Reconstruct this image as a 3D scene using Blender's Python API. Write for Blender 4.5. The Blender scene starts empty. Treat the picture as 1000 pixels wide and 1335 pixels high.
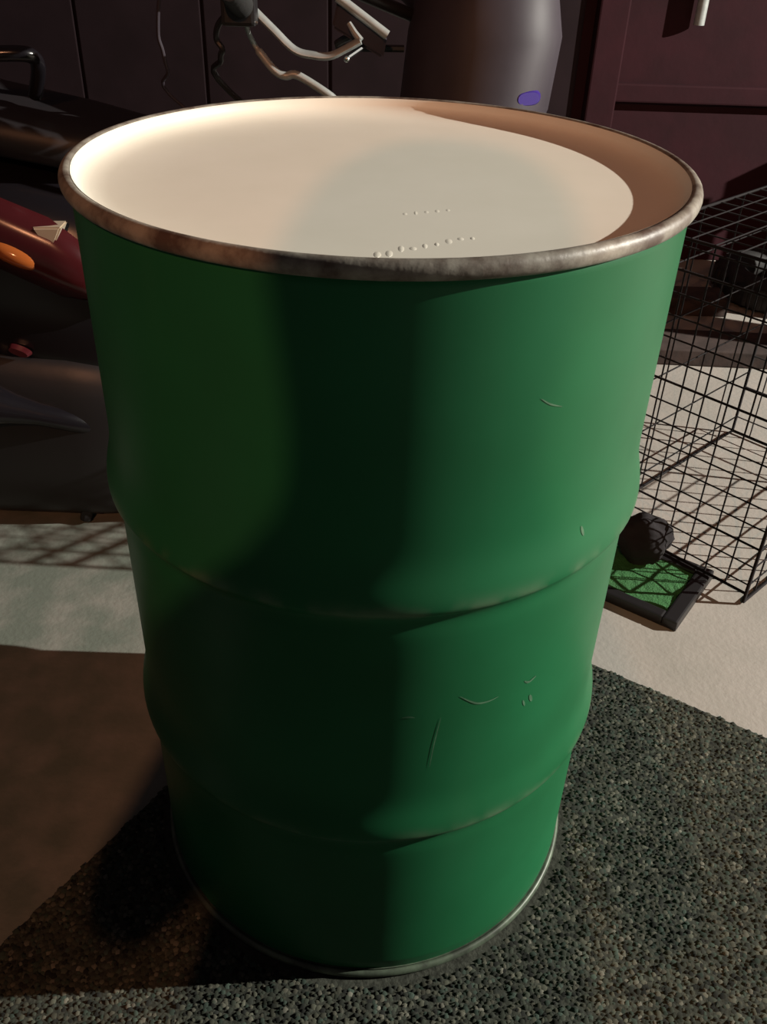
import bpy, bmesh, math, random
from mathutils import Vector, Matrix, noise
random.seed(7)
S = bpy.context.scene
C = S.collection
PI = math.pi

# ---------------------------------------------------------------- camera
W, H, FPX = 1000.0, 1335.0, 1179.1
CAM = Vector((0.0, -0.9027, 1.1532))
PITCH, ROLL, YAW = 0.6056, 0.0355, 0.0141
FW = Vector((math.sin(YAW)*math.cos(PITCH), math.cos(YAW)*math.cos(PITCH), -math.sin(PITCH)))
_r = FW.cross(Vector((0, 0, 1))).normalized(); _u = _r.cross(FW)
RT = _r*math.cos(ROLL) + _u*math.sin(ROLL)
UP = -_r*math.sin(ROLL) + _u*math.cos(ROLL)
cd = bpy.data.cameras.new('camera'); cam = bpy.data.objects.new('camera', cd); C.objects.link(cam)
cd.sensor_fit = 'VERTICAL'; cd.sensor_height = 24.0; cd.lens = 24.0*FPX/H; cd.clip_start = 0.02
m = Matrix((RT, UP, -FW)).transposed().to_4x4(); m.translation = CAM
cam.matrix_world = m
S.camera = cam

# ---------------------------------------------------------------- world, lamps, exposure
S.view_settings.view_transform = 'Standard'; S.view_settings.look = 'None'
S.view_settings.exposure = 0.0; S.view_settings.gamma = 1.0; S.view_settings.use_curve_mapping = False
wd = bpy.data.worlds.new('night'); S.world = wd; wd.use_nodes = True
bg = wd.node_tree.nodes['Background']; bg.inputs[0].default_value = (1.0, 0.78, 0.84, 1); bg.inputs[1].default_value = 0.030
def lamp(name, loc, power, col, rad):
    l = bpy.data.lights.new(name, 'POINT'); l.energy = power; l.color = col; l.shadow_soft_size = rad
    o = bpy.data.objects.new(name, l); C.objects.link(o); o.location = loc; return o
lamp('yard_flood_lamp', (6.0, 0.22, 2.92), 3100, (1.0, 0.96, 0.86), 0.028)     # far lamp to the right
pb = bpy.data.lights.new('porch_spot', 'SPOT'); pb.energy = 190; pb.color = (1.0, 0.43, 0.21); pb.shadow_soft_size = 0.03   # warm wall spot behind the photographer
pb.spot_size = math.radians(58); pb.spot_blend = 1.0
po = bpy.data.objects.new('porch_spot', pb); C.objects.link(po); po.location = (-0.3, -3.3, 2.9)
po.rotation_euler = (Vector((0.42, 0.0, 0.80))-Vector(po.location)).to_track_quat('-Z', 'Y').to_euler()

def at(px, py, Y):
    """a point of the place seen at a picture position, at distance Y into the yard"""
    d = FW*FPX + RT*(px-W/2) + UP*(H/2-py)
    return CAM + d*((Y-CAM.y)/d.y)

# ---------------------------------------------------------------- materials
def mat(name, col, rough=0.5, metal=0.0, var=0.0, scale=8.0, col2=None, bump=0.0, bscale=60.0, coat=0.0, spec=0.5):
    M = bpy.data.materials.new(name); M.use_nodes = True
    n = M.node_tree.nodes; L = M.node_tree.links; b = n['Principled BSDF']
    b.inputs['Base Color'].default_value = (*col, 1); b.inputs['Roughness'].default_value = rough
    b.inputs['Metallic'].default_value = metal; b.inputs['Coat Weight'].default_value = coat
    b.inputs['Specular IOR Level'].default_value = spec
    tc = n.new('ShaderNodeTexCoord')
    if col2 is not None or var > 0:
        t = n.new('ShaderNodeTexNoise'); t.inputs['Scale'].default_value = scale; t.inputs['Detail'].default_value = 6
        t.inputs['Roughness'].default_value = 0.62
        L.new(tc.outputs['Object'], t.inputs['Vector'])
        r = n.new('ShaderNodeValToRGB')
        c2 = col2 if col2 is not None else tuple(c*(1-var) for c in col)
        r.color_ramp.elements[0].color = (*c2, 1); r.color_ramp.elements[1].color = (*col, 1)
        r.color_ramp.elements[0].position = 0.36; r.color_ramp.elements[1].position = 0.62
        L.new(t.outputs['Fac'], r.inputs[0]); L.new(r.outputs[0], b.inputs['Base Color'])
    if bump > 0:
        t2 = n.new('ShaderNodeTexNoise'); t2.inputs['Scale'].default_value = bscale; t2.inputs['Detail'].default_value = 5
        L.new(tc.outputs['Object'], t2.inputs['Vector'])
        bp = n.new('ShaderNodeBump'); bp.inputs['Strength'].default_value = bump; bp.inputs['Distance'].default_value = 0.004
        L.new(t2.outputs['Fac'], bp.inputs['Height']); L.new(bp.outputs[0], b.inputs['Normal'])
    return M

M = {}
def concrete():
    m = mat('pale_concrete', (0.365, 0.335, 0.305), 0.8, col2=(0.32, 0.30, 0.27), scale=5.0, bump=0.25, bscale=90, spec=0.25)
    n = m.node_tree.nodes; L = m.node_tree.links; b = n['Principled BSDF']; src = b.inputs['Base Color'].links[0].from_socket
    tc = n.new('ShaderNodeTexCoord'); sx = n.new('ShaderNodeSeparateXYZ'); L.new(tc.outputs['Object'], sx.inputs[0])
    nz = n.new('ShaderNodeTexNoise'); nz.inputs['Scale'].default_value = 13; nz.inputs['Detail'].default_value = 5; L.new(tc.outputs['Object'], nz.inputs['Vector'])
    # greener, darker and blotchy towards the left
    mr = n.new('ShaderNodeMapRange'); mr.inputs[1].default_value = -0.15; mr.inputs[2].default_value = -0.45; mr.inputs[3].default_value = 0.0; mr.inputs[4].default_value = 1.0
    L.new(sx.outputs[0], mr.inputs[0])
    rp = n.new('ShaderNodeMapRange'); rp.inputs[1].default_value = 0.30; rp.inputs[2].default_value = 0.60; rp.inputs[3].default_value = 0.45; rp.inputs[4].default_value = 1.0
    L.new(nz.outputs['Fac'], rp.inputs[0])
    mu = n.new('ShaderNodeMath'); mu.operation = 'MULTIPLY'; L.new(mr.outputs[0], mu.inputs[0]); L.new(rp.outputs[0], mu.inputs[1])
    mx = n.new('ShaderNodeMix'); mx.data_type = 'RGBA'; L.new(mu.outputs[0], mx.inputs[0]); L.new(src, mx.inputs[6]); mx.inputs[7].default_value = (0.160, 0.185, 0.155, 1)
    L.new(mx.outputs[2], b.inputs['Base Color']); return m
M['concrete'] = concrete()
M['wall'] = mat('maroon_painted_wall', (0.040, 0.0115, 0.016), 0.8, col2=(0.028, 0.010, 0.013), scale=3.0, bump=0.2, bscale=30, spec=0.12)
M['wall_dark'] = mat('dark_brown_gate', (0.018, 0.0095, 0.012), 0.7, spec=0.15, var=0.3, scale=4)
M['white'] = mat('off_white_enamel', (0.83, 0.775, 0.67), 0.42, col2=(0.79, 0.74, 0.63), scale=5, bump=0.02, bscale=40)
M['rim'] = mat('worn_grey_rim', (0.30, 0.275, 0.23), 0.48, 0.0, col2=(0.085, 0.056, 0.042), scale=26, bump=0.15, bscale=120)
M['rim_edge'] = mat('pale_bottom_seam', (0.12, 0.16, 0.11), 0.45, 0.1, col2=(0.05, 0.06, 0.045), scale=30)
M['scratch'] = mat('bare_paint_scratch', (0.085, 0.20, 0.11), 0.6, var=0.4, scale=90)
M['wire'] = mat('black_coated_wire', (0.010, 0.008, 0.009), 0.7, spec=0.15)
M['plastic'] = mat('black_plastic', (0.012, 0.011, 0.012), 0.42, bump=0.05)
M['turf'] = mat('green_turf_mat', (0.036, 0.155, 0.042), 0.8, col2=(0.026, 0.115, 0.032), scale=60, bump=0.6, bscale=300)
M['cloth_dark'] = mat('dark_cloth', (0.014, 0.010, 0.013), 0.95, var=0.5, scale=20, bump=0.5, bscale=40)
M['gloss_black'] = mat('gloss_black_paint', (0.008, 0.007, 0.009), 0.22)
M['soft_grey'] = mat('dark_grey_cowl', (0.045, 0.036, 0.047), 0.55, spec=0.3, var=0.2, scale=10)
M['red'] = mat('dark_red_paint', (0.055, 0.008, 0.010), 0.22, var=0.2)
M['rubber'] = mat('black_rubber', (0.013, 0.012, 0.012), 0.75, bump=0.3, bscale=70)
M['chrome'] = mat('bright_metal', (0.62, 0.62, 0.60), 0.28, 1.0)
M['alloy'] = mat('dull_alloy', (0.40, 0.42, 0.41), 0.42, 0.25, var=0.2, scale=40)
M['amber'] = mat('amber_lens', (0.34, 0.09, 0.02), 0.12)
M['clear'] = mat('clear_lens', (0.55, 0.45, 0.34), 0.18)
M['violet'] = mat('violet_reflector', (0.035, 0.014, 0.20), 0.3)
M['seat'] = mat('black_vinyl', (0.014, 0.012, 0.014), 0.5, bump=0.1, bscale=50)
M['wood'] = mat('dark_weathered_wood', (0.055, 0.035, 0.030), 0.85, var=0.4, scale=14, bump=0.4, bscale=30)
M['skin'] = mat('skin', (0.45, 0.27, 0.19), 0.55)
M['shirt'] = mat('dark_shirt', (0.03, 0.03, 0.04), 0.9)
M['hair'] = mat('dark_hair', (0.012, 0.01, 0.008), 0.6)

def drum_paint():
    m = bpy.data.materials.new('worn_green_drum_paint'); m.use_nodes = True
    n = m.node_tree.nodes; L = m.node_tree.links; b = n['Principled BSDF']
    tc = n.new('ShaderNodeTexCoord')
    def nz_(scale, detail, vec=(1, 1, 1)):
        mp = n.new('ShaderNodeMapping'); mp.inputs['Scale'].default_value = vec
        L.new(tc.outputs['Object'], mp.inputs[0])
        t = n.new('ShaderNodeTexNoise'); t.inputs['Scale'].default_value = scale; t.inputs['Detail'].default_value = detail
        L.new(mp.outputs[0], t.inputs['Vector']); return t.outputs['Fac']
    def ramp(src, p0, p1, c0, c1):
        r = n.new('ShaderNodeValToRGB'); r.color_ramp.elements[0].position = p0; r.color_ramp.elements[1].position = p1
        r.color_ramp.elements[0].color = (*c0, 1); r.color_ramp.elements[1].color = (*c1, 1)
        L.new(src, r.inputs[0]); return r.outputs[0]
    def mix(f, a, bb):
        x = n.new('ShaderNodeMix'); x.data_type = 'RGBA'
        L.new(f, x.inputs[0]); L.new(a, x.inputs[6]) if not isinstance(a, tuple) else x.inputs.__getitem__(6).__setattr__('default_value', (*a, 1))
        if isinstance(bb, tuple): x.inputs[7].default_value = (*bb, 1)
        else: L.new(bb, x.inputs[7])
        return x.outputs[2]
    base = ramp(nz_(5, 6), 0.35, 0.65, (0.013, 0.108, 0.040), (0.015, 0.135, 0.052))
    streak = ramp(nz_(9, 4, (1, 1, 0.12)), 0.60, 0.78, (0, 0, 0), (0.35, 0.35, 0.35))
    c = mix(streak, base, (0.030, 0.140, 0.060))
    # worn crests of the rolling hoops
    at_ = n.new('ShaderNodeAttribute'); at_.attribute_name = 'wear'
    mu = n.new('ShaderNodeMath'); mu.operation = 'MULTIPLY'
    L.new(at_.outputs['Fac'], mu.inputs[0]); L.new(ramp(nz_(24, 5), 0.42, 0.62, (0, 0, 0), (1, 1, 1)), mu.inputs[1])
    c = mix(mu.outputs[0], c, (0.11, 0.19, 0.11))
    L.new(c, b.inputs['Base Color'])
    rr = n.new('ShaderNodeMapRange'); rr.inputs[3].default_value = 0.34; rr.inputs[4].default_value = 0.50; b.inputs['Specular IOR Level'].default_value = 0.2
    L.new(nz_(12, 4), rr.inputs[0]); L.new(rr.outputs[0], b.inputs['Roughness'])
    bp = n.new('ShaderNodeBump'); bp.inputs['Strength'].default_value = 0.12; bp.inputs['Distance'].default_value = 0.004
    L.new(nz_(7, 3), bp.inputs['Height']); L.new(bp.outputs[0], b.inputs['Normal'])
    return m
M['drum'] = drum_paint()

def carpet_mat():
    m = bpy.data.materials.new('grey_green_carpet'); m.use_nodes = True
    n = m.node_tree.nodes; L = m.node_tree.links; b = n['Principled BSDF']
    b.inputs['Roughness'].default_value = 0.95; b.inputs['Specular IOR Level'].default_value = 0.1
    a = n.new('ShaderNodeAttribute'); a.attribute_name = 'tint'
    L.new(a.outputs['Color'], b.inputs['Base Color']); return m
M['pile'] = carpet_mat()
M['carpet_base'] = mat('carpet_backing', (0.06, 0.064, 0.052), 0.95, var=0.5, scale=120, bump=0.4, bscale=200, spec=0.1)

# ---------------------------------------------------------------- mesh helpers
def obj(name, bm, m, parent=None, smooth=False, loc=None):
    me = bpy.data.meshes.new(name); bmesh.ops.recalc_face_normals(bm, faces=bm.faces); bm.to_mesh(me); bm.free()
    if smooth:
        for p in me.polygons: p.use_smooth = True
        me.set_sharp_from_angle(angle=math.radians(42))
    me.materials.append(M[m])
    o = bpy.data.objects.new(name, me); C.objects.link(o)
    if loc is not None: o.location = loc
    if parent is not None: o.parent = parent
    return o
def thing(name, label, cat, loc=(0, 0, 0), rotz=0.0, group=None):
    o = bpy.data.objects.new(name, None); C.objects.link(o); o.location = loc; o.rotation_euler[2] = rotz
    o.empty_display_size = 0.1
    return tag(o, label, cat, group)
def tag(o, label, cat, group=None):
    o['label'] = label; o['category'] = cat
    if group: o['group'] = group
    return o
def struct(o, label=None):
    o['kind'] = 'structure'
    if label: o['label'] = label
    return o
def lathe(prof, seg=96, closed=False, sx=1.0, sy=1.0):
    bm = bmesh.new(); rings = []
    for r, z in prof:
        rings.append([bm.verts.new((r*math.cos(2*PI*k/seg)*sx, r*math.sin(2*PI*k/seg)*sy, z)) for k in range(seg)] if r > 1e-6 else [bm.verts.new((0, 0, z))])
    pr = list(zip(rings, rings[1:])) + ([(rings[-1], rings[0])] if closed else [])
    for a, b in pr:
        for k in range(seg):
            k2 = (k+1) % seg
            if len(a) == 1 and len(b) == 1: continue
            if len(a) == 1: bm.faces.new((a[0], b[k], b[k2]))
            elif len(b) == 1: bm.faces.new((a[k], a[k2], b[0]))
            else: bm.faces.new((a[k], a[k2], b[k2], b[k]))
    return bm
def box(x0, x1, y0, y1, z0, z1, bev=0.0, bm=None):
    bm = bm or bmesh.new()
    r = bmesh.ops.create_cube(bm, size=1.0)
    for v in r['verts']:
        v.co = Vector(((x0+x1)/2+v.co.x*(x1-x0), (y0+y1)/2+v.co.y*(y1-y0), (z0+z1)/2+v.co.z*(z1-z0)))
    if bev > 0:
        bmesh.ops.bevel(bm, geom=list({e for v in r['verts'] for e in v.link_edges}), offset=bev, segments=2, affect='EDGES', profile=0.6)
    return bm
def tube(pts, rad, seg=10, bm=None, flat=1.0):
    """a round (or flattened) bar along points; rad may be a list"""
    bm = bm or bmesh.new(); pts = [Vector(p) for p in pts]; n = len(pts)
    rads = rad if isinstance(rad, (list, tuple)) else [rad]*n
    rings = []; ref = None
    for i, p in enumerate(pts):
        t = (pts[min(i+1, n-1)] - pts[max(i-1, 0)]).normalized()
        if ref is None:
            ref = t.orthogonal().normalized() if abs(t.z) > .9 else t.cross(Vector((0, 0, 1))).normalized()
        s = (ref - t*ref.dot(t)).normalized(); ref = s; q = t.cross(s)
        rings.append([bm.verts.new(p + s*math.cos(2*PI*k/seg)*rads[i] + q*math.sin(2*PI*k/seg)*rads[i]*flat) for k in range(seg)])
    for a, b in zip(rings, rings[1:]):
        for k in range(seg): bm.faces.new((a[k], a[(k+1) % seg], b[(k+1) % seg], b[k]))
    bm.faces.new(rings[0]); bm.faces.new(rings[-1][::-1])
    return bm
def smooth_path(pts, sub=6):
    pts = [Vector(p) for p in pts]; out = []
    for i in range(len(pts)-1):
        p0 = pts[max(i-1, 0)]; p1 = pts[i]; p2 = pts[i+1]; p3 = pts[min(i+2, len(pts)-1)]
        for k in range(sub):
            t = k/sub
            out.append(0.5*((2*p1)+(p2-p0)*t+(2*p0-5*p1+4*p2-p3)*t*t+(3*p1-p0-3*p2+p3)*t**3))
    out.append(pts[-1]); return out
def loft(sections, seg=28, e=2.6, axis='z'):
    """sections (pos, c1, c2, a1, a2): superellipse rings; axis z: ring in xy at height pos; axis x: ring in yz at x = pos"""
    bm = bmesh.new(); rings = []
    for pos, c1, c2, a1, a2 in sections:
        ring = []
        for k in range(seg):
            t = 2*PI*k/seg; cc, ss = math.cos(t), math.sin(t)
            p = c1 + a1*math.copysign(abs(cc)**(2/e), cc); q = c2 + a2*math.copysign(abs(ss)**(2/e), ss)
            ring.append(bm.verts.new((p, q, pos) if axis == 'z' else (pos, p, q)))
        rings.append(ring)
    for a, b in zip(rings, rings[1:]):
        for k in range(seg): bm.faces.new((a[k], a[(k+1) % seg], b[(k+1) % seg], b[k]))
    bm.faces.new(rings[0]); bm.faces.new(rings[-1][::-1])
    return bm

# ---------------------------------------------------------------- the setting
bm = bmesh.new(); bmesh.ops.create_grid(bm, x_segments=2, y_segments=2, size=1)
for v in bm.verts: v.co = Vector((v.co.x*7.0+0.5, v.co.y*3.7-1.1, 0))
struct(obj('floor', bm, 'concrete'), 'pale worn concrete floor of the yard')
WY = 2.55                                                                # face of the back wall
wall = struct(obj('wall_back', box(-6.0, 7.0, WY, WY+0.2, 0, 3.0), 'wall'), 'dark maroon painted back wall')
obj('pilaster', box(0.70, 0.80, WY-0.07, WY, 0, 3.0, 0.006), 'wall', wall)
obj('ledge', box(0.80, 3.2, WY-0.035, WY, 0.555, 0.615, 0.006), 'wall', wall)
obj('ledge', box(0.80, 3.2, WY-0.03, WY, 1.35, 1.41, 0.006), 'wall', wall)
obj('base_course', box(0.80, 3.2, WY-0.02, WY, 0, 0.12, 0.006), 'wall', wall)
obj('downpipe', tube([(1.045, WY-0.03, 0.80), (1.045, WY-0.03, 3.0)], 0.018, 14), 'alloy', wall, True)
gate = struct(obj('door_1', box(-1.5, 0.66, WY-0.03, WY, 0, 2.3, 0.004), 'wall_dark'), 'dark brown metal gate leaf')
for k in range(5):
    obj('gate_panel', box(-1.46+k*0.425, -1.46+k*0.425+0.415, WY-0.042, WY-0.03, 0.08, 2.2, 0.004), 'wall_dark', gate)

# carpet: a rectangle with its corner hidden behind the drum
CO = Vector((0.027, 0.526, 0)); E1 = Vector((0.846, -0.533, 0)); E2 = Vector((-0.533, -0.846, 0))
LX, LY, TH = 1.9, 2.3, 0.006
def carpet():
    bm = bmesh.new()
    q = [CO, CO+E1*LX, CO+E1*LX+E2*LY, CO+E2*LY]
    lo = [bm.verts.new(p+Vector((0, 0, 0.0005))) for p in q]; hi = [bm.verts.new(p+Vector((0, 0, TH))) for p in q]
    bm.faces.new(lo[::-1]); bm.faces.new(hi)
    for k in range(4): bm.faces.new((lo[k], lo[(k+1) % 4], hi[(k+1) % 4], hi[k]))
    o = tag(obj('carpet', bm, 'carpet_base'), 'dark grey green speckled carpet lying under the drum', 'carpet')
    # pile: tufts, uncountable, one mesh
    vs, fs, cols = [], [], []
    st = 0.0058; nx = int(LX/st); ny = int(1.35/st)
    pal = [(0.040, 0.046, 0.036), (0.058, 0.060, 0.046), (0.028, 0.031, 0.026), (0.075, 0.074, 0.058), (0.034, 0.047, 0.038), (0.018, 0.019, 0.017), (0.110, 0.108, 0.088)]
    wts = [10, 9, 9, 5, 7, 6, 1.2]
    rnd = random.Random(3)
    for i in range(nx):
        for j in range(ny):
            u = (i+rnd.random())*st; w = (j+rnd.random())*st
            p = CO + E1*u + E2*w
            if p.x < -1.0 or p.x > 1.15 or p.y < -0.62: continue
            if p.x*p.x+p.y*p.y < 0.0930: continue
            h = TH + rnd.uniform(0.0014, 0.0048); r = rnd.uniform(0.0040, 0.0066); a = rnd.random()*PI
            dx, dy = rnd.uniform(-.003, .003), rnd.uniform(-.003, .003)
            b = len(vs)
            for k in range(5): vs.append((p.x+r*math.cos(a+k*1.2566), p.y+r*math.sin(a+k*1.2566), TH-0.0015))
            vs.append((p.x+dx, p.y+dy, h))
            fs += [(b+k, b+(k+1) % 5, b+5) for k in range(5)]
            c = rnd.choices(pal, wts)[0]; g = rnd.uniform(0.9, 1.3)*(1.14+0.66*noise.noise(Vector((p.x*75, p.y*75, 0.3)))+0.35*noise.noise(Vector((p.x*17, p.y*17, 4.1))))
            cols += [(c[0]*g, c[1]*g, c[2]*g, 1)]*6
    me = bpy.data.meshes.new('pile'); me.from_pydata(vs, [], fs)
    ca = me.color_attributes.new('tint', 'FLOAT_COLOR', 'POINT')
    ca.data.foreach_set('color', [x for c in cols for x in c])
    me.polygons.foreach_set('use_smooth', [True]*len(me.polygons))
    me.materials.append(M['pile'])
    p = bpy.data.objects.new('pile', me); C.objects.link(p); p.parent = o; p['kind'] = 'stuff'
carpet()

# ---------------------------------------------------------------- the drum
DH = 0.936; RB = 0.2885
def drum():
    t = thing('oil_drum', 'large green steel drum with white recessed lid standing on the carpet', 'drum', (0, 0, TH))
    def hoop(z, zc):                                                     # rolled hoop: soft shoulder above, tighter below
        d = z-zc
        s = 0.034 if d > 0 else 0.010
        return 0.0100*math.exp(-(d/s)**2) - 0.0012*math.exp(-((d+0.022)/0.012)**2)
    prof = []
    z = 0.012
    while z < DH-0.020:
        r = RB + hoop(z, 0.617) + hoop(z, 0.293)
        if z < 0.03: r -= (0.03-z)*0.12
        prof.append((r, z)); z += 0.003
    prof += [(RB-0.0005, DH-0.019), (RB-0.0020, DH-0.0130), (RB-0.003, DH-0.009)]
    bm = lathe(prof, 128)
    body = obj('body', bm, 'drum', t, True)
    me = body.data; a = me.attributes.new('wear', 'FLOAT', 'POINT')
    for i, v in enumerate(me.vertices):
        w = 0.0
        for zc in (0.615, 0.291): w = max(w, math.exp(-((v.co.z-zc)/0.010)**2))
        a.data[i].value = 0.75*w
    # the rolled top chime: a bead closing over the seam
    ring = []
    RC, rr = 0.2905, 0.0068
    for k in range(20):
        th = 2*PI*k/20
        ring.append((RC+rr*math.cos(th)*0.95, DH-0.0080+0.0080*math.sin(th)))
    obj('top_chime', lathe(ring, 128, closed=True), 'rim', t, True)
    # white head: inner wall of the chime, rounded corner, shallow crown
    lid = [(0.2860, DH-0.0015), (0.2840, DH-0.0040), (0.2828, DH-0.0080), (0.2805, DH-0.0115), (0.2765, DH-0.0145), (0.2705, DH-0.0168), (0.2630, DH-0.0182),
           (0.2550, DH-0.0188), (0.20, DH-0.0186), (0.10, DH-0.0184), (0, DH-0.0183)]
    head = obj('lid', lathe(lid, 128), 'white', t, True)
    # faint raised letters pressed into the lid
    rnd = random.Random(5)
    def emb(px, py, w, h):
        d = FW*FPX + RT*(px-W/2) + UP*(H/2-py); p = CAM + d*((TH+DH-0.0185-CAM.z)/d.z)
        obj('embossed_mark', loft([(-0.0010, 0, 0, w, h), (0.0, 0, 0, w*0.9, h*0.9), (0.00035, 0, 0, w*0.45, h*0.5)], 12, 2.0), 'white', head, True, (p.x, p.y, DH-0.0186))
    for k in range(9): emb(492+k*15.5, 331-k*2.6+rnd.uniform(-2, 2), rnd.uniform(0.002, 0.0034), rnd.uniform(0.004, 0.008))
    for k in range(5): emb(528+k*14, 279-k*1.2, rnd.uniform(0.002, 0.003), rnd.uniform(0.004, 0.008))
    bmr = [(0.2895+0.0045*math.cos(2*PI*k/16), 0.0060+0.0060*math.sin(2*PI*k/16)) for k in range(16)]
    obj('bottom_chime', lathe(bmr, 128, closed=True), 'rim_edge', t, True)
    obj('base_plate', lathe([(0.2885, 0.014), (0.28, 0.012), (0, 0.012)], 96), 'rim_edge', t, True)
    # scratches in the paint: thin curved strips following the cylinder
    def onbody(px, py):
        d = (FW*FPX + RT*(px-W/2) + UP*(H/2-py)).normalized(); R = RB+0.0004
        for _ in range(4):
            a = d.x*d.x+d.y*d.y; b = CAM.x*d.x+CAM.y*d.y; c = CAM.x**2+CAM.y**2-R*R
            s = (-b-math.sqrt(max(b*b-a*c, 0)))/a; p = CAM+d*s
            zz = p.z-TH; R = RB+0.0004+hoop(zz, 0.617)+hoop(zz, 0.293)
        return p-Vector((0, 0, TH))
    def scratch(pts, wid):
        bm = bmesh.new(); P = smooth_path([onbody(*q) for q in pts], 4); n = len(P); A = []; B = []
        for i, p in enumerate(P):
            tt = (P[min(i+1, n-1)]-P[max(i-1, 0)]).normalized(); nn = Vector((p.x, p.y, 0)).normalized()
            s = tt.cross(nn); w = wid*(0.25+math.sin(PI*(i+0.3)/(n-0.4)))
            A.append(bm.verts.new(p+s*w)); B.append(bm.verts.new(p-s*w))
        for i in range(n-1): bm.faces.new((A[i], A[i+1], B[i+1], B[i]))
        obj('paint_scratch', bm, 'scratch', body)
    scratch([(600, 908), (612, 914), (624, 917), (638, 914), (650, 908)], 0.0010)
    scratch([(684, 888), (690, 889), (699, 881)], 0.0012)
    scratch([(691, 906), (693, 914)], 0.0016)
    scratch([(682, 913), (684, 920)], 0.0010)
    scratch([(524, 936), (534, 935), (541, 936)], 0.0008)
    scratch([(758, 686), (761, 698)], 0.0014)
    scratch([(706, 520), (718, 527), (733, 530)], 0.0006)
    scratch([(575, 935), (566, 970), (560, 1000)], 0.0005)
drum()

# ---------------------------------------------------------------- wire crate, tray, bundle
CA = Vector((0.739, 0.475, 0)); CU = Vector((-0.683, 0.730, 0)); CV = Vector((0.690, 0.724, 0)).normalized()
CV = Vector((0.73, 0.683, 0))
CW, CL, CH = 0.375, 0.62, 0.657
def crate():
    t = thing('wire_crate', 'tall black wire animal crate standing by the back wall right of the drum', 'crate', CA)
    t.rotation_euler[2] = math.atan2(CV.y, CV.x)                         # local x runs along the length, y along the width
    cache = {}
    def bar(p, q, r, name, par):
        p, q = Vector(p), Vector(q); d = q-p; L = round(d.length, 4); key = (L, r)
        if key not in cache:
            bm = tube([(0, 0, 0), (0, 0, L)], r, 6); me = bpy.data.meshes.new(name); bm.to_mesh(me); bm.free()
            me.materials.append(M['wire'])
            for pl in me.polygons: pl.use_smooth = True
            cache[key] = me
        o = bpy.data.objects.new(name, cache[key]); C.objects.link(o); o.parent = par
        o.location = p; o.rotation_euler = d.to_track_quat('Z', 'Y').to_euler(); return o
    z0 = 0.006
    for x in (0, CL):
        for y in (0, CW): bar((x, y, z0), (x, y, CH), 0.0036, 'corner_post', t)
    for z in (z0, CH):
        for x in (0, CL): bar((x, 0, 0.027 if (x == 0 and z == z0) else z), (x, CW, 0.027 if (x == 0 and z == z0) else z), 0.0032, 'frame_rail', t)
        for y in (0, CW): bar((0, y, z), (CL, y, z), 0.0032, 'frame_rail', t)
    for z in (0.627, 0.597): bar((0, 0, z), (CL, 0, z), 0.0050, 'side_rail', t)
    sp, sz = 0.051, 0.0425
    ny = int(CW/sp); nx = int(CL/(sp*1.1)); nz = int(CH/sz)
    for x in (0, CL):
        st, zb = (1, 0.027) if x == 0 else (2, z0)
        for k in range(1, ny+1, st): bar((x+0.0030, k*CW/(ny+1), zb), (x+0.0030, k*CW/(ny+1), CH), 0.0017, 'wire', t)
        for k in range(1, nz+1, st): bar((x, 0, z0+k*sz), (x, CW, z0+k*sz), 0.0024 if k in (3, 9, 14) else 0.0017, 'wire', t)
    for y in (0, CW):
        st = 1 if y == 0 else 3
        for k in range(1, nx+1, st): bar((k*CL/(nx+1), y+0.0030, z0), (k*CL/(nx+1), y+0.0030, CH), 0.0017, 'wire', t)
        for k in range(1, nz+1, st): bar((0, y, z0+k*sz), (CL, y, z0+k*sz), 0.0024 if k in (3, 9, 14) else 0.0017, 'wire', t)
    for k in range(1, nx+1): bar((k*CL/(nx+1), 0, CH), (k*CL/(nx+1), CW, CH), 0.0014, 'wire', t)
    for k in range(1, ny+1): bar((0, k*CW/(ny+1), CH+0.0024), (CL, k*CW/(ny+1), CH+0.0024), 0.0014, 'wire', t)
crate()

def tray():
    # corner nearest the camera and the two edge directions
    P = Vector((0.582, 0.388, 0)); a = Vector((0.587, 0.810, 0)); ang = math.atan2(a.y, a.x)
    t = thing('turf_tray', 'shallow black tray lined with green turf sticking out of the wire crate', 'tray', P, ang)
    L, Wd, hh, b = 0.205, 0.235, 0.022, 0.030                             # local x towards the crate, y to the left
    bm = bmesh.new()
    obj('base', box(0, L, 0, Wd, 0.001, 0.006), 'plastic', t)
    obj('border', box(0, L, 0, b, 0.001, hh, 0.004), 'plastic', t)
    obj('border', box(0, L, Wd-b, Wd, 0.001, hh, 0.004), 'plastic', t)
    obj('border', box(0, b*0.8, b, Wd-b, 0.001, hh, 0.004), 'plastic', t)
    obj('border', box(L-b, L, b, Wd-b, 0.001, hh, 0.004), 'plastic', t)
    # turf: a sheet with uneven edges
    bm = bmesh.new(); rnd = random.Random(2); n = 14; g = []
    for i in range(n+1):
        row = []
        for j in range(n+1):
            x = b*0.8 + (L-b*1.8)*i/n; y = b + (Wd-2*b)*j/n
            if i == 0: x += 0.008*math.sin(j*0.9)+0.006
            if j == 0: y += 0.004*math.sin(i*1.3)
            row.append(bm.verts.new((x, y, 0.0165+0.0022*math.sin(i*0.8+j*0.5)+rnd.uniform(-.0008, .0008))))
        g.append(row)
    for i in range(n):
        for j in range(n): bm.faces.new((g[i][j], g[i+1][j], g[i+1][j+1], g[i][j+1]))
    bot = bmesh.ops.extrude_face_region(bm, geom=list(bm.faces))
    for v in [e for e in bot['geom'] if isinstance(e, bmesh.types.BMVert)]: v.co.z = 0.0062
    obj('turf_mat', bm, 'turf', t)
tray()

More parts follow.
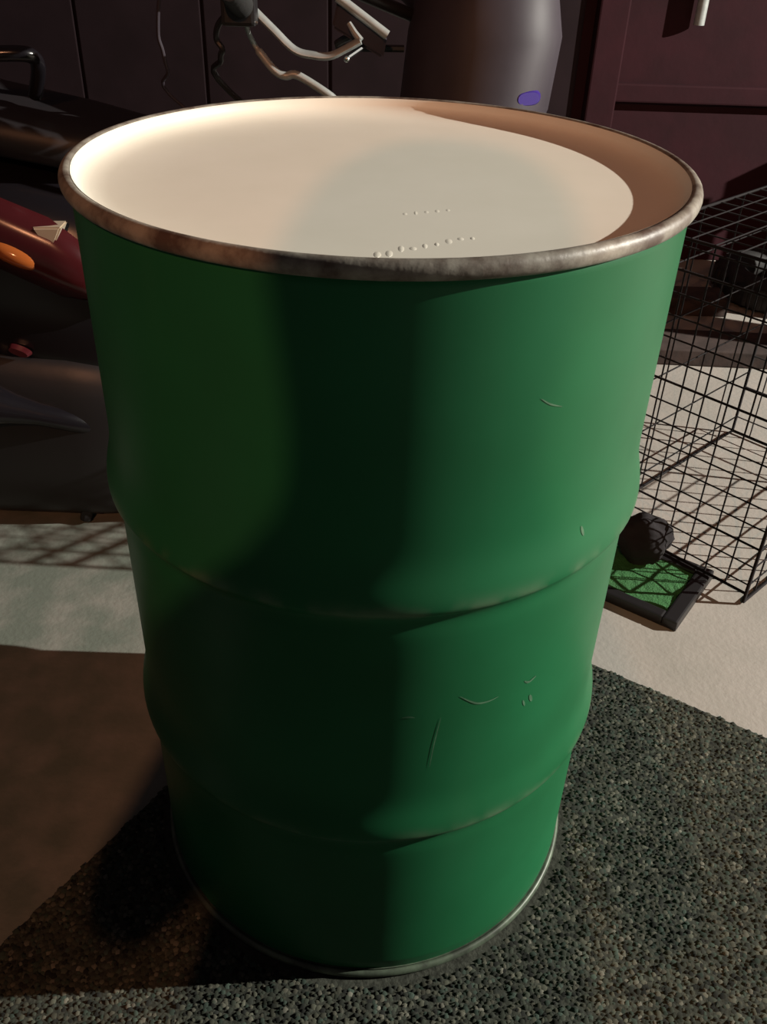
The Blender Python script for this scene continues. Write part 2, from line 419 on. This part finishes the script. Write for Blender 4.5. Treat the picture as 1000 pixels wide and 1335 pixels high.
def bundle():
    c = Vector((0.557, 0.594, 0.018)); bm = bmesh.new(); bmesh.ops.create_icosphere(bm, subdivisions=4, radius=1)
    for v in bm.verts:
        d = v.co.copy(); n = 1+0.06*math.sin(7*d.x+3*d.z)+0.05*math.sin(9*d.y+4*d.x)+0.03*math.sin(17*d.z+5*d.y)
        v.co = Vector((d.x*0.054*n, d.y*0.046*n, 0.002+(0.050+d.z*0.054*n)))
        if v.co.z < 0.012: v.co.z = 0.002 + max(0.0, v.co.z-0.002)*0.3
    o = tag(obj('cloth_bundle', bm, 'cloth_dark', None, True, c), 'dark rumpled cloth bundle lying on the turf tray against the crate', 'bundle')
    return o
bundle()

# ---------------------------------------------------------------- tyre by the wall, with planks and pallet added for shade
def tyre(name, label, loc, R, r, tilt=(0, 0, 0)):
    t = thing(name, label, 'tyre', loc); t.rotation_euler = tilt
    prof = []
    for k in range(20):
        a = 2*PI*k/20
        prof.append((R-r+r*math.copysign(abs(math.cos(a))**0.8, math.cos(a)), r*0.95+r*0.95*math.copysign(abs(math.sin(a))**0.8, math.sin(a))))
    tr = obj('tread', lathe(prof, 64, closed=True), 'rubber', t, True)
    for k in range(28):
        a = 2*PI*k/28; bm = box(R-0.006, R+0.004, -0.008, 0.008, r*0.35, r*1.55, 0.002)
        o = obj('tread_block', bm, 'rubber', tr); o.rotation_euler[2] = a
    return t
tyre('spare_tyre', 'black rubber tyre lying flat on the floor behind the wire crate', (1.42, 2.17, 0.001), 0.24, 0.055)
def plank(label, p, q, w, h):  # dark boards added where shadow bands cross the floor
    p, q = Vector(p), Vector(q); d = q-p
    bm = box(0, d.length, -w/2, w/2, 0.001, h, 0.004)
    o = obj('shadow_band_plank', bm, 'wood', None, False, p); o.rotation_euler[2] = math.atan2(d.y, d.x)
    return tag(o, label, 'plank', 'planks standing in for shadow bands by the wall')
plank('dark plank standing in for a shadow band just behind the wire crate', (0.72, 1.66, 0), (1.86, 1.615, 0), 0.16, 0.05)
plank('dark plank standing in for a shadow band nearest the back wall', (0.84, 2.02, 0), (1.16, 2.02, 0), 0.12, 0.06)

def pallet():  # unseen pallet, added so its slats break up the lamp light on the floor
    t = thing('shadow_pallet', 'weathered wooden pallet added out of view to cast broken shadow bands', 'pallet', (1.95, 1.40, 0))
    rnd = random.Random(9); y = 0.0
    for k, (w, g) in enumerate(((0.13, 0.035), (0.10, 0.06), (0.14, 0.03), (0.12, 0.05), (0.13, 0.025), (0.15, 0.03), (0.12, 0.0))):
        obj('slat', box(-0.012, 0.010, y, y+w, 0.002, 0.66+rnd.uniform(-.02, .02), 0.003), 'wood', t); y += w+g
    for z in (0.12, 0.36, 0.58): obj('cross_bar', box(0.0105, 0.055, 0.0, y, z-0.045, z+0.045, 0.004), 'wood', t)
pallet()

# ---------------------------------------------------------------- scooter behind the drum, heading right
def scooter():
    X0, Y0 = 0.0, 0.86
    t = thing('motor_scooter', 'black motor scooter with dark red side panels parked behind the drum', 'scooter', (X0, Y0, 0))
    def wheel(x, R):
        prof = []
        for k in range(16):
            a = 2*PI*k/16; prof.append((R-0.05+0.05*math.cos(a), 0.052*math.sin(a)))
        w = obj('tyre', lathe(prof, 48, closed=True), 'rubber', t, True, (x, 0, R)); w.rotation_euler = (PI/2, 0, 0)
        rm = obj('wheel_rim', lathe([(R-0.085, -0.03), (R-0.07, -0.035), (R-0.07, 0.035), (R-0.085, 0.03)], 40, closed=True), 'alloy', t, True, (x, 0, R)); rm.rotation_euler = (PI/2, 0, 0)
        bm = bmesh.new()
        for k in range(5):
            a = 2*PI*k/5; tube([(0.02*math.cos(a), 0.02*math.sin(a), 0), ((R-0.08)*math.cos(a), (R-0.08)*math.sin(a), 0)], 0.012, 8, bm)
        tube([(0, 0, -0.06), (0, 0, 0.06)], 0.028, 14, bm)
        sp = obj('wheel_spokes', bm, 'alloy', t, True, (x, 0, R)); sp.rotation_euler = (PI/2, 0, 0)
    wheel(0.26, 0.215); wheel(-0.98, 0.215)
    # front leg shield
    sec = []
    for z, xc, ax, hw in ((0.20, 0.06, 0.040, 0.16), (0.26, 0.07, 0.055, 0.205), (0.45, 0.085, 0.075, 0.208), (0.60, 0.105, 0.095, 0.208), (0.74, 0.135, 0.118, 0.200),
                          (0.84, 0.160, 0.132, 0.165), (0.95, 0.170, 0.132, 0.150), (1.03, 0.170, 0.115, 0.125), (1.08, 0.165, 0.085, 0.09), (1.10, 0.165, 0.04, 0.05)):
        sec.append((z, xc, 0.0, ax, hw))
    sh = obj('leg_shield', loft(sec, 40, 2.3), 'soft_grey', t, True)
    rf = obj('reflector', loft([(-0.005, 0, 0, 0.03, 0.016), (0.0, 0, 0, 0.028, 0.014), (0.006, 0, 0, 0.022, 0.010)], 20, 2.4), 'violet', sh, True)
    q = at(684, 128, 0.725); rf.location = (q.x+0.004, q.y-Y0, q.z); rf.rotation_euler = (PI/2, 0, 0.5)
    # front mudguard
    bm = bmesh.new(); n = 14; prev = None
    for i in range(n+1):
        a = math.radians(20+130*i/n); ring = []
        for k in range(9):
            b = PI*k/8; rr = 0.235+0.02*math.sin(b); ring.append(bm.verts.new((0.26+rr*math.cos(a), -0.072*math.cos(b), 0.215+rr*math.sin(a))))
        if prev:
            for k in range(8): bm.faces.new((prev[k], prev[k+1], ring[k+1], ring[k]))
        prev = ring
    mg = obj('front_mudguard', bm, 'gloss_black', t, True); md = mg.modifiers.new('s', 'SOLIDIFY'); md.thickness = 0.004
    obj('fork', tube([(0.26, 0.085, 0.22), (0.17, 0.05, 0.62)], 0.016), 'alloy', t, True)
    obj('fork', tube([(0.26, -0.085, 0.22), (0.17, -0.05, 0.62)], 0.016), 'alloy', t, True)
    # floorboard and body
    obj('floorboard', box(-0.42, 0.06, -0.19, 0.19, 0.24, 0.31, 0.02), 'plastic', t)
    obj('rear_body', loft([(-1.22, 0, 0.66, 0.05, 0.05), (-1.12, 0, 0.63, 0.12, 0.12), (-0.95, 0, 0.56, 0.165, 0.19), (-0.70, 0, 0.50, 0.18, 0.24), (-0.48, 0, 0.46, 0.17, 0.23), (-0.40, 0, 0.44, 0.14, 0.18)], 32, 2.8, 'x'), 'gloss_black', t, True)
    obj('seat', loft([(-1.15, 0, 0.815, 0.08, 0.03), (-1.05, 0, 0.83, 0.125, 0.05), (-0.85, 0, 0.83, 0.14, 0.055), (-0.72, 0, 0.79, 0.145, 0.05), (-0.55, 0, 0.76, 0.135, 0.05), (-0.42, 0, 0.745, 0.09, 0.04), (-0.38, 0, 0.74, 0.05, 0.02)], 28, 2.6, 'x'), 'seat', t, True)
    # red side panels, swept up to the tail, on both sides
    for s in (-1, 1):
        bm = bmesh.new(); A = []
        top = [(-0.46, 0.56), (-0.58, 0.66), (-0.75, 0.73), (-0.95, 0.77), (-1.14, 0.77)]
        low = [(-0.46, 0.50), (-0.58, 0.52), (-0.75, 0.60), (-0.95, 0.68), (-1.14, 0.73)]
        for (x, z), (x2, z2) in zip(top, low):
            y = s*(0.196 - 0.05*max(0, (-x-0.8))*2)
            A.append([bm.verts.new((x, y-s*0.02, z)), bm.verts.new((x, y, (2*z+z2)/3)), bm.verts.new((x2, y+s*0.004, (z+2*z2)/3)), bm.verts.new((x2, y-s*0.012, z2))])
        for a, b in zip(A, A[1:]):
            for k in range(3): bm.faces.new((a[k], a[k+1], b[k+1], b[k]))
        o = obj('side_panel', bm, 'red', t, True); md = o.modifiers.new('s', 'SOLIDIFY'); md.thickness = 0.012
    obj('lower_fairing', loft([(-1.12, -0.10, 0.25, 0.05, 0.10), (-1.02, -0.11, 0.23, 0.085, 0.20), (-0.80, -0.115, 0.215, 0.09, 0.203), (-0.60, -0.115, 0.205, 0.09, 0.195), (-0.45, -0.11, 0.195, 0.08, 0.18), (-0.40, -0.10, 0.19, 0.05, 0.12)], 28, 3.0, 'x'), 'plastic', t, True)
    # exhaust with heat shield on the near side
    obj('muffler', tube(smooth_path([(-0.55, -0.17, 0.24), (-0.70, -0.215, 0.30), (-1.16, -0.225, 0.40)], 6), [0.022]*6+[0.03, 0.05, 0.058, 0.06, 0.06, 0.056, 0.05], 18), 'gloss_black', t, True)
    # indicator and rear lamp cluster on the near flank
    q = at(14, 335, 0.655)
    ind = obj('indicator_lens', loft([(-0.03, 0, 0, 0.055, 0.026), (0, 0, 0, 0.050, 0.022), (0.014, 0, 0, 0.036, 0.013), (0.02, 0, 0, 0.012, 0.005)], 24, 2.3), 'amber', t, True, (q.x, q.y-Y0+0.015, q.z)); ind.rotation_euler = (PI/2, 0.45, 0)
    q = at(62, 312, 0.665); bm = bmesh.new()
    tri = [(-0.030, 0.020), (0.028, 0.022), (-0.002, -0.034)]
    lo = [bm.verts.new((x, 0.03, z)) for x, z in tri]; hi = [bm.verts.new((x*0.9, -0.006, z*0.9)) for x, z in tri]
    bm.faces.new(lo); bm.faces.new(hi[::-1])
    for k in range(3): bm.faces.new((lo[k], lo[(k+1) % 3], hi[(k+1) % 3], hi[k]))
    bmesh.ops.bevel(bm, geom=list(bm.edges), offset=0.003, segments=2, affect='EDGES')
    obj('lamp_lens', bm, 'clear', t, False, (q.x, q.y-Y0+0.01, q.z))
    q = at(22, 462, 0.66)
    obj('badge', loft([(-0.012, 0, 0, 0.022, 0.008), (0.004, 0, 0, 0.018, 0.006)], 18, 2.4), 'red', t, True, (q.x, q.y-Y0+0.01, q.z)).rotation_euler = (PI/2, 0.4, 0)
    # grab rail behind the seat
    obj('grab_rail', tube(smooth_path([(-0.95, -0.12, 0.84), (-0.72, -0.17, 0.90), (-0.60, -0.16, 0.915), (-0.57, -0.13, 0.90), (-0.60, -0.08, 0.84)], 6), 0.012, 12), 'gloss_black', t, True)
    # handlebar: bar, cover, grips, levers
    def L(px, py, Y): v = at(px, py, Y); return Vector((v.x, v.y-Y0, v.z))
    hb = obj('handlebar', tube(smooth_path([(0.02, 0.30, 0.985), (0.045, 0.12, 0.98), (0.05, 0, 0.97), L(372, -45, 0.74), L(296, -22, 0.62)], 6), 0.011, 12), 'plastic', t, True)
    gp = obj('grip', tube([L(316, 8, 0.66), L(299, -18, 0.585)], [0.019, 0.020], 16), 'rubber', t, True)
    obj('switch_housing', box(-0.026, 0.026, -0.022, 0.022, -0.026, 0.018, 0.006), 'plastic', t, False, L(312, 8, 0.67))
    obj('housing_edge', tube([L(300, 19, 0.655), L(336, 30, 0.655)], 0.0022, 6), 'chrome', t, True)
    obj('brake_lever', tube(smooth_path([L(330, 12, 0.70), L(356, 38, 0.69), L(384, 65, 0.68), L(408, 72, 0.68), L(430, 73, 0.68), L(450, 64, 0.68), L(470, 53, 0.68)], 5), 0.0095, 10, None, 0.6), 'alloy', t, True)
    obj('lever_tip', tube([L(470, 53, 0.68), L(462, 42, 0.685), L(455, 30, 0.69)], [0.006, 0.005, 0.004], 8), 'alloy', t, True)
    obj('brake_pipe', tube(smooth_path([L(316, 14, 0.68), L(322, 36, 0.70), L(330, 55, 0.72), L(340, 70, 0.72), L(358, 92, 0.71), L(372, 99, 0.71), L(384, 97, 0.71), L(402, 106, 0.71), L(432, 126, 0.71), L(456, 146, 0.715), Vector((0.06, -0.12, 0.80))], 5), [0.004]*14+[0.0065]*37, 10), 'alloy', t, True)
    # mirror head in front of the bar: dark shell, bright upper edge
    a = L(440, -4, 0.70); b = L(505, 46, 0.70); d = (b-a).normalized()
    obj('mirror_edge', tube([a, b], 0.0075, 10), 'alloy', t, True)
    bm = bmesh.new(); dn = Vector((-0.35*d.x, 0.0, -0.05)) ; nv = Vector((0, 0.035, 0))
    c0 = [a+Vector((0, 0.004, -0.004)), b+Vector((0, 0.004, -0.004)), b+Vector((-0.006, 0.012, -0.036)), a+Vector((-0.010, 0.012, -0.044))]
    lo = [bm.verts.new(p) for p in c0]; hi = [bm.verts.new(p+nv) for p in c0]
    bm.faces.new(lo); bm.faces.new(hi[::-1])
    for k in range(4): bm.faces.new((lo[k], lo[(k+1) % 4], hi[(k+1) % 4], hi[k]))
    bmesh.ops.bevel(bm, geom=list(bm.edges), offset=0.004, segments=2, affect='EDGES')
    obj('mirror_shell', bm, 'soft_grey', t)
    obj('mirror_stem', tube(smooth_path([L(475, 40, 0.735), L(440, 60, 0.76), Vector((0.03, -0.08, 0.93))], 5), 0.006, 8), 'plastic', t, True)
    obj('lever_bracket', tube([L(478, 58, 0.72), L(452, 76, 0.688)], 0.0038, 8), 'plastic', t, True)
    bm = bmesh.new(); bmesh.ops.create_uvsphere(bm, u_segments=14, v_segments=8, radius=0.0052)
    obj('lever_bolt', bm, 'chrome', t, True, L(452, 77, 0.685))
    obj('cable', tube(smooth_path([L(296, -24, 0.63), L(250, -45, 0.69), L(212, -20, 0.74), L(206, 40, 0.75), L(212, 66, 0.75), L(219, 92, 0.76), L(240, 140, 0.80), Vector((0.0, -0.05, 0.60))], 6), 0.003, 8), 'soft_grey', t, True)
    obj('cable', tube(smooth_path([L(305, 10, 0.67), L(286, 30, 0.70), L(282, 50, 0.72), L(290, 64, 0.72), L(288, 78, 0.73), L(300, 120, 0.78), Vector((0.03, -0.06, 0.62))], 6), 0.005, 8), 'plastic', t, True)
    obj('rear_lamp', loft([(-1.24, 0, 0.72, 0.05, 0.025), (-1.21, 0, 0.72, 0.06, 0.035), (-1.19, 0, 0.72, 0.06, 0.035)], 20, 2.6, 'x'), 'red', t, True)
    obj('stand', tube([(-0.55, 0.13, 0.25), (-0.62, 0.17, 0.01)], 0.012, 8), 'plastic', t, True)
    obj('stand', tube([(-0.55, -0.13, 0.25), (-0.62, -0.17, 0.01)], 0.012, 8), 'plastic', t, True)
scooter()

# ---------------------------------------------------------------- the photographer, standing behind the camera
def person():
    ox, oy = -0.08, -1.33
    V = []; Ed = []; Rd = []
    def v(x, y, z, r, par=None):
        V.append((ox+x, oy+y, z)); Rd.append(r); i = len(V)-1
        if par is not None: Ed.append((par, i))
        return i
    pel = v(0, -0.02, 0.94, (0.175, 0.12)); w = v(0, -0.01, 1.08, (0.18, 0.11), pel); ch = v(0, -0.01, 1.22, (0.145, 0.115), w)
    up = v(0, -0.005, 1.34, (0.10, 0.085), ch); nk = v(0, 0.01, 1.46, (0.062, 0.06), up)
    h1 = v(0, 0.035, 1.565, (0.082, 0.09), nk); h2 = v(0, 0.035, 1.66, (0.088, 0.098), h1); v(0, 0.02, 1.745, (0.06, 0.07), h2)
    phone = CAM - UP*0.062 - FW*0.016
    for s in (-1, 1):
        hip = v(s*0.09, -0.02, 0.86, (0.085, 0.09), pel); kn = v(s*0.11, 0.0, 0.48, (0.055, 0.058), hip)
        an = v(s*0.12, -0.03, 0.09, (0.036, 0.04), kn); v(s*0.13, 0.04, 0.04, (0.04, 0.03), an)
        shd = v(s*0.15, -0.01, 1.33, (0.062, 0.062), up); el = v(s*0.245, 0.03, 1.02, (0.042, 0.042), shd)
        wr = phone + RT*s*0.062 - FW*0.085 - UP*0.065
        wi = v(wr.x-ox, wr.y-oy, wr.z, (0.026, 0.024), el)
        pm = phone + RT*s*0.050 - FW*0.035 - UP*0.035
        pi = v(pm.x-ox, pm.y-oy, pm.z, (0.026, 0.016), wi)
        for k in range(4):                                                # fingers curl round the edge of the phone
            b = phone + RT*s*(0.052) - FW*0.012 + UP*(-0.062+0.017*k)
            i1 = v(b.x-ox, b.y-oy, b.z, (0.009, 0.009), pi)
            c2 = b + FW*0.020 - RT*s*0.006; i2 = v(c2.x-ox, c2.y-oy, c2.z, (0.0085, 0.0085), i1)
            e = c2 - RT*s*(0.016+0.004*(k in (1, 2))) + FW*0.002; v(e.x-ox, e.y-oy, e.z, (0.007, 0.007), i2)
        th = phone + RT*s*0.036 - FW*0.020 + UP*0.010; ti = v(th.x-ox, th.y-oy, th.z, (0.010, 0.010), pi)
        te = th - RT*s*0.016 + UP*0.018 + FW*0.004; v(te.x-ox, te.y-oy, te.z, (0.0085, 0.0085), ti)
    me = bpy.data.meshes.new('person'); me.from_pydata(V, Ed, [])
    o = bpy.data.objects.new('person', me); C.objects.link(o)
    sk = o.modifiers.new('skin', 'SKIN'); sk.use_smooth_shade = True
    if not me.skin_vertices: me.skin_vertices.new()
    sv = me.skin_vertices[0].data
    for i, r in enumerate(Rd): sv[i].radius = r; sv[i].use_root = (i == 0)
    ss = o.modifiers.new('sub', 'SUBSURF'); ss.levels = 2; ss.render_levels = 2
    me.materials.append(M['shirt'])
    tag(o, 'person in dark clothes standing behind the camera holding a phone', 'person')
    # phone
    bm = box(-0.037, 0.037, -0.078, 0.078, -0.0042, 0.0042, 0.003)
    p = obj('smartphone', bm, 'plastic')
    mm = Matrix((RT, UP, -FW)).transposed().to_4x4(); mm.translation = phone
    p.matrix_world = mm
    tag(p, 'black smartphone held upright in both hands', 'phone')
person()
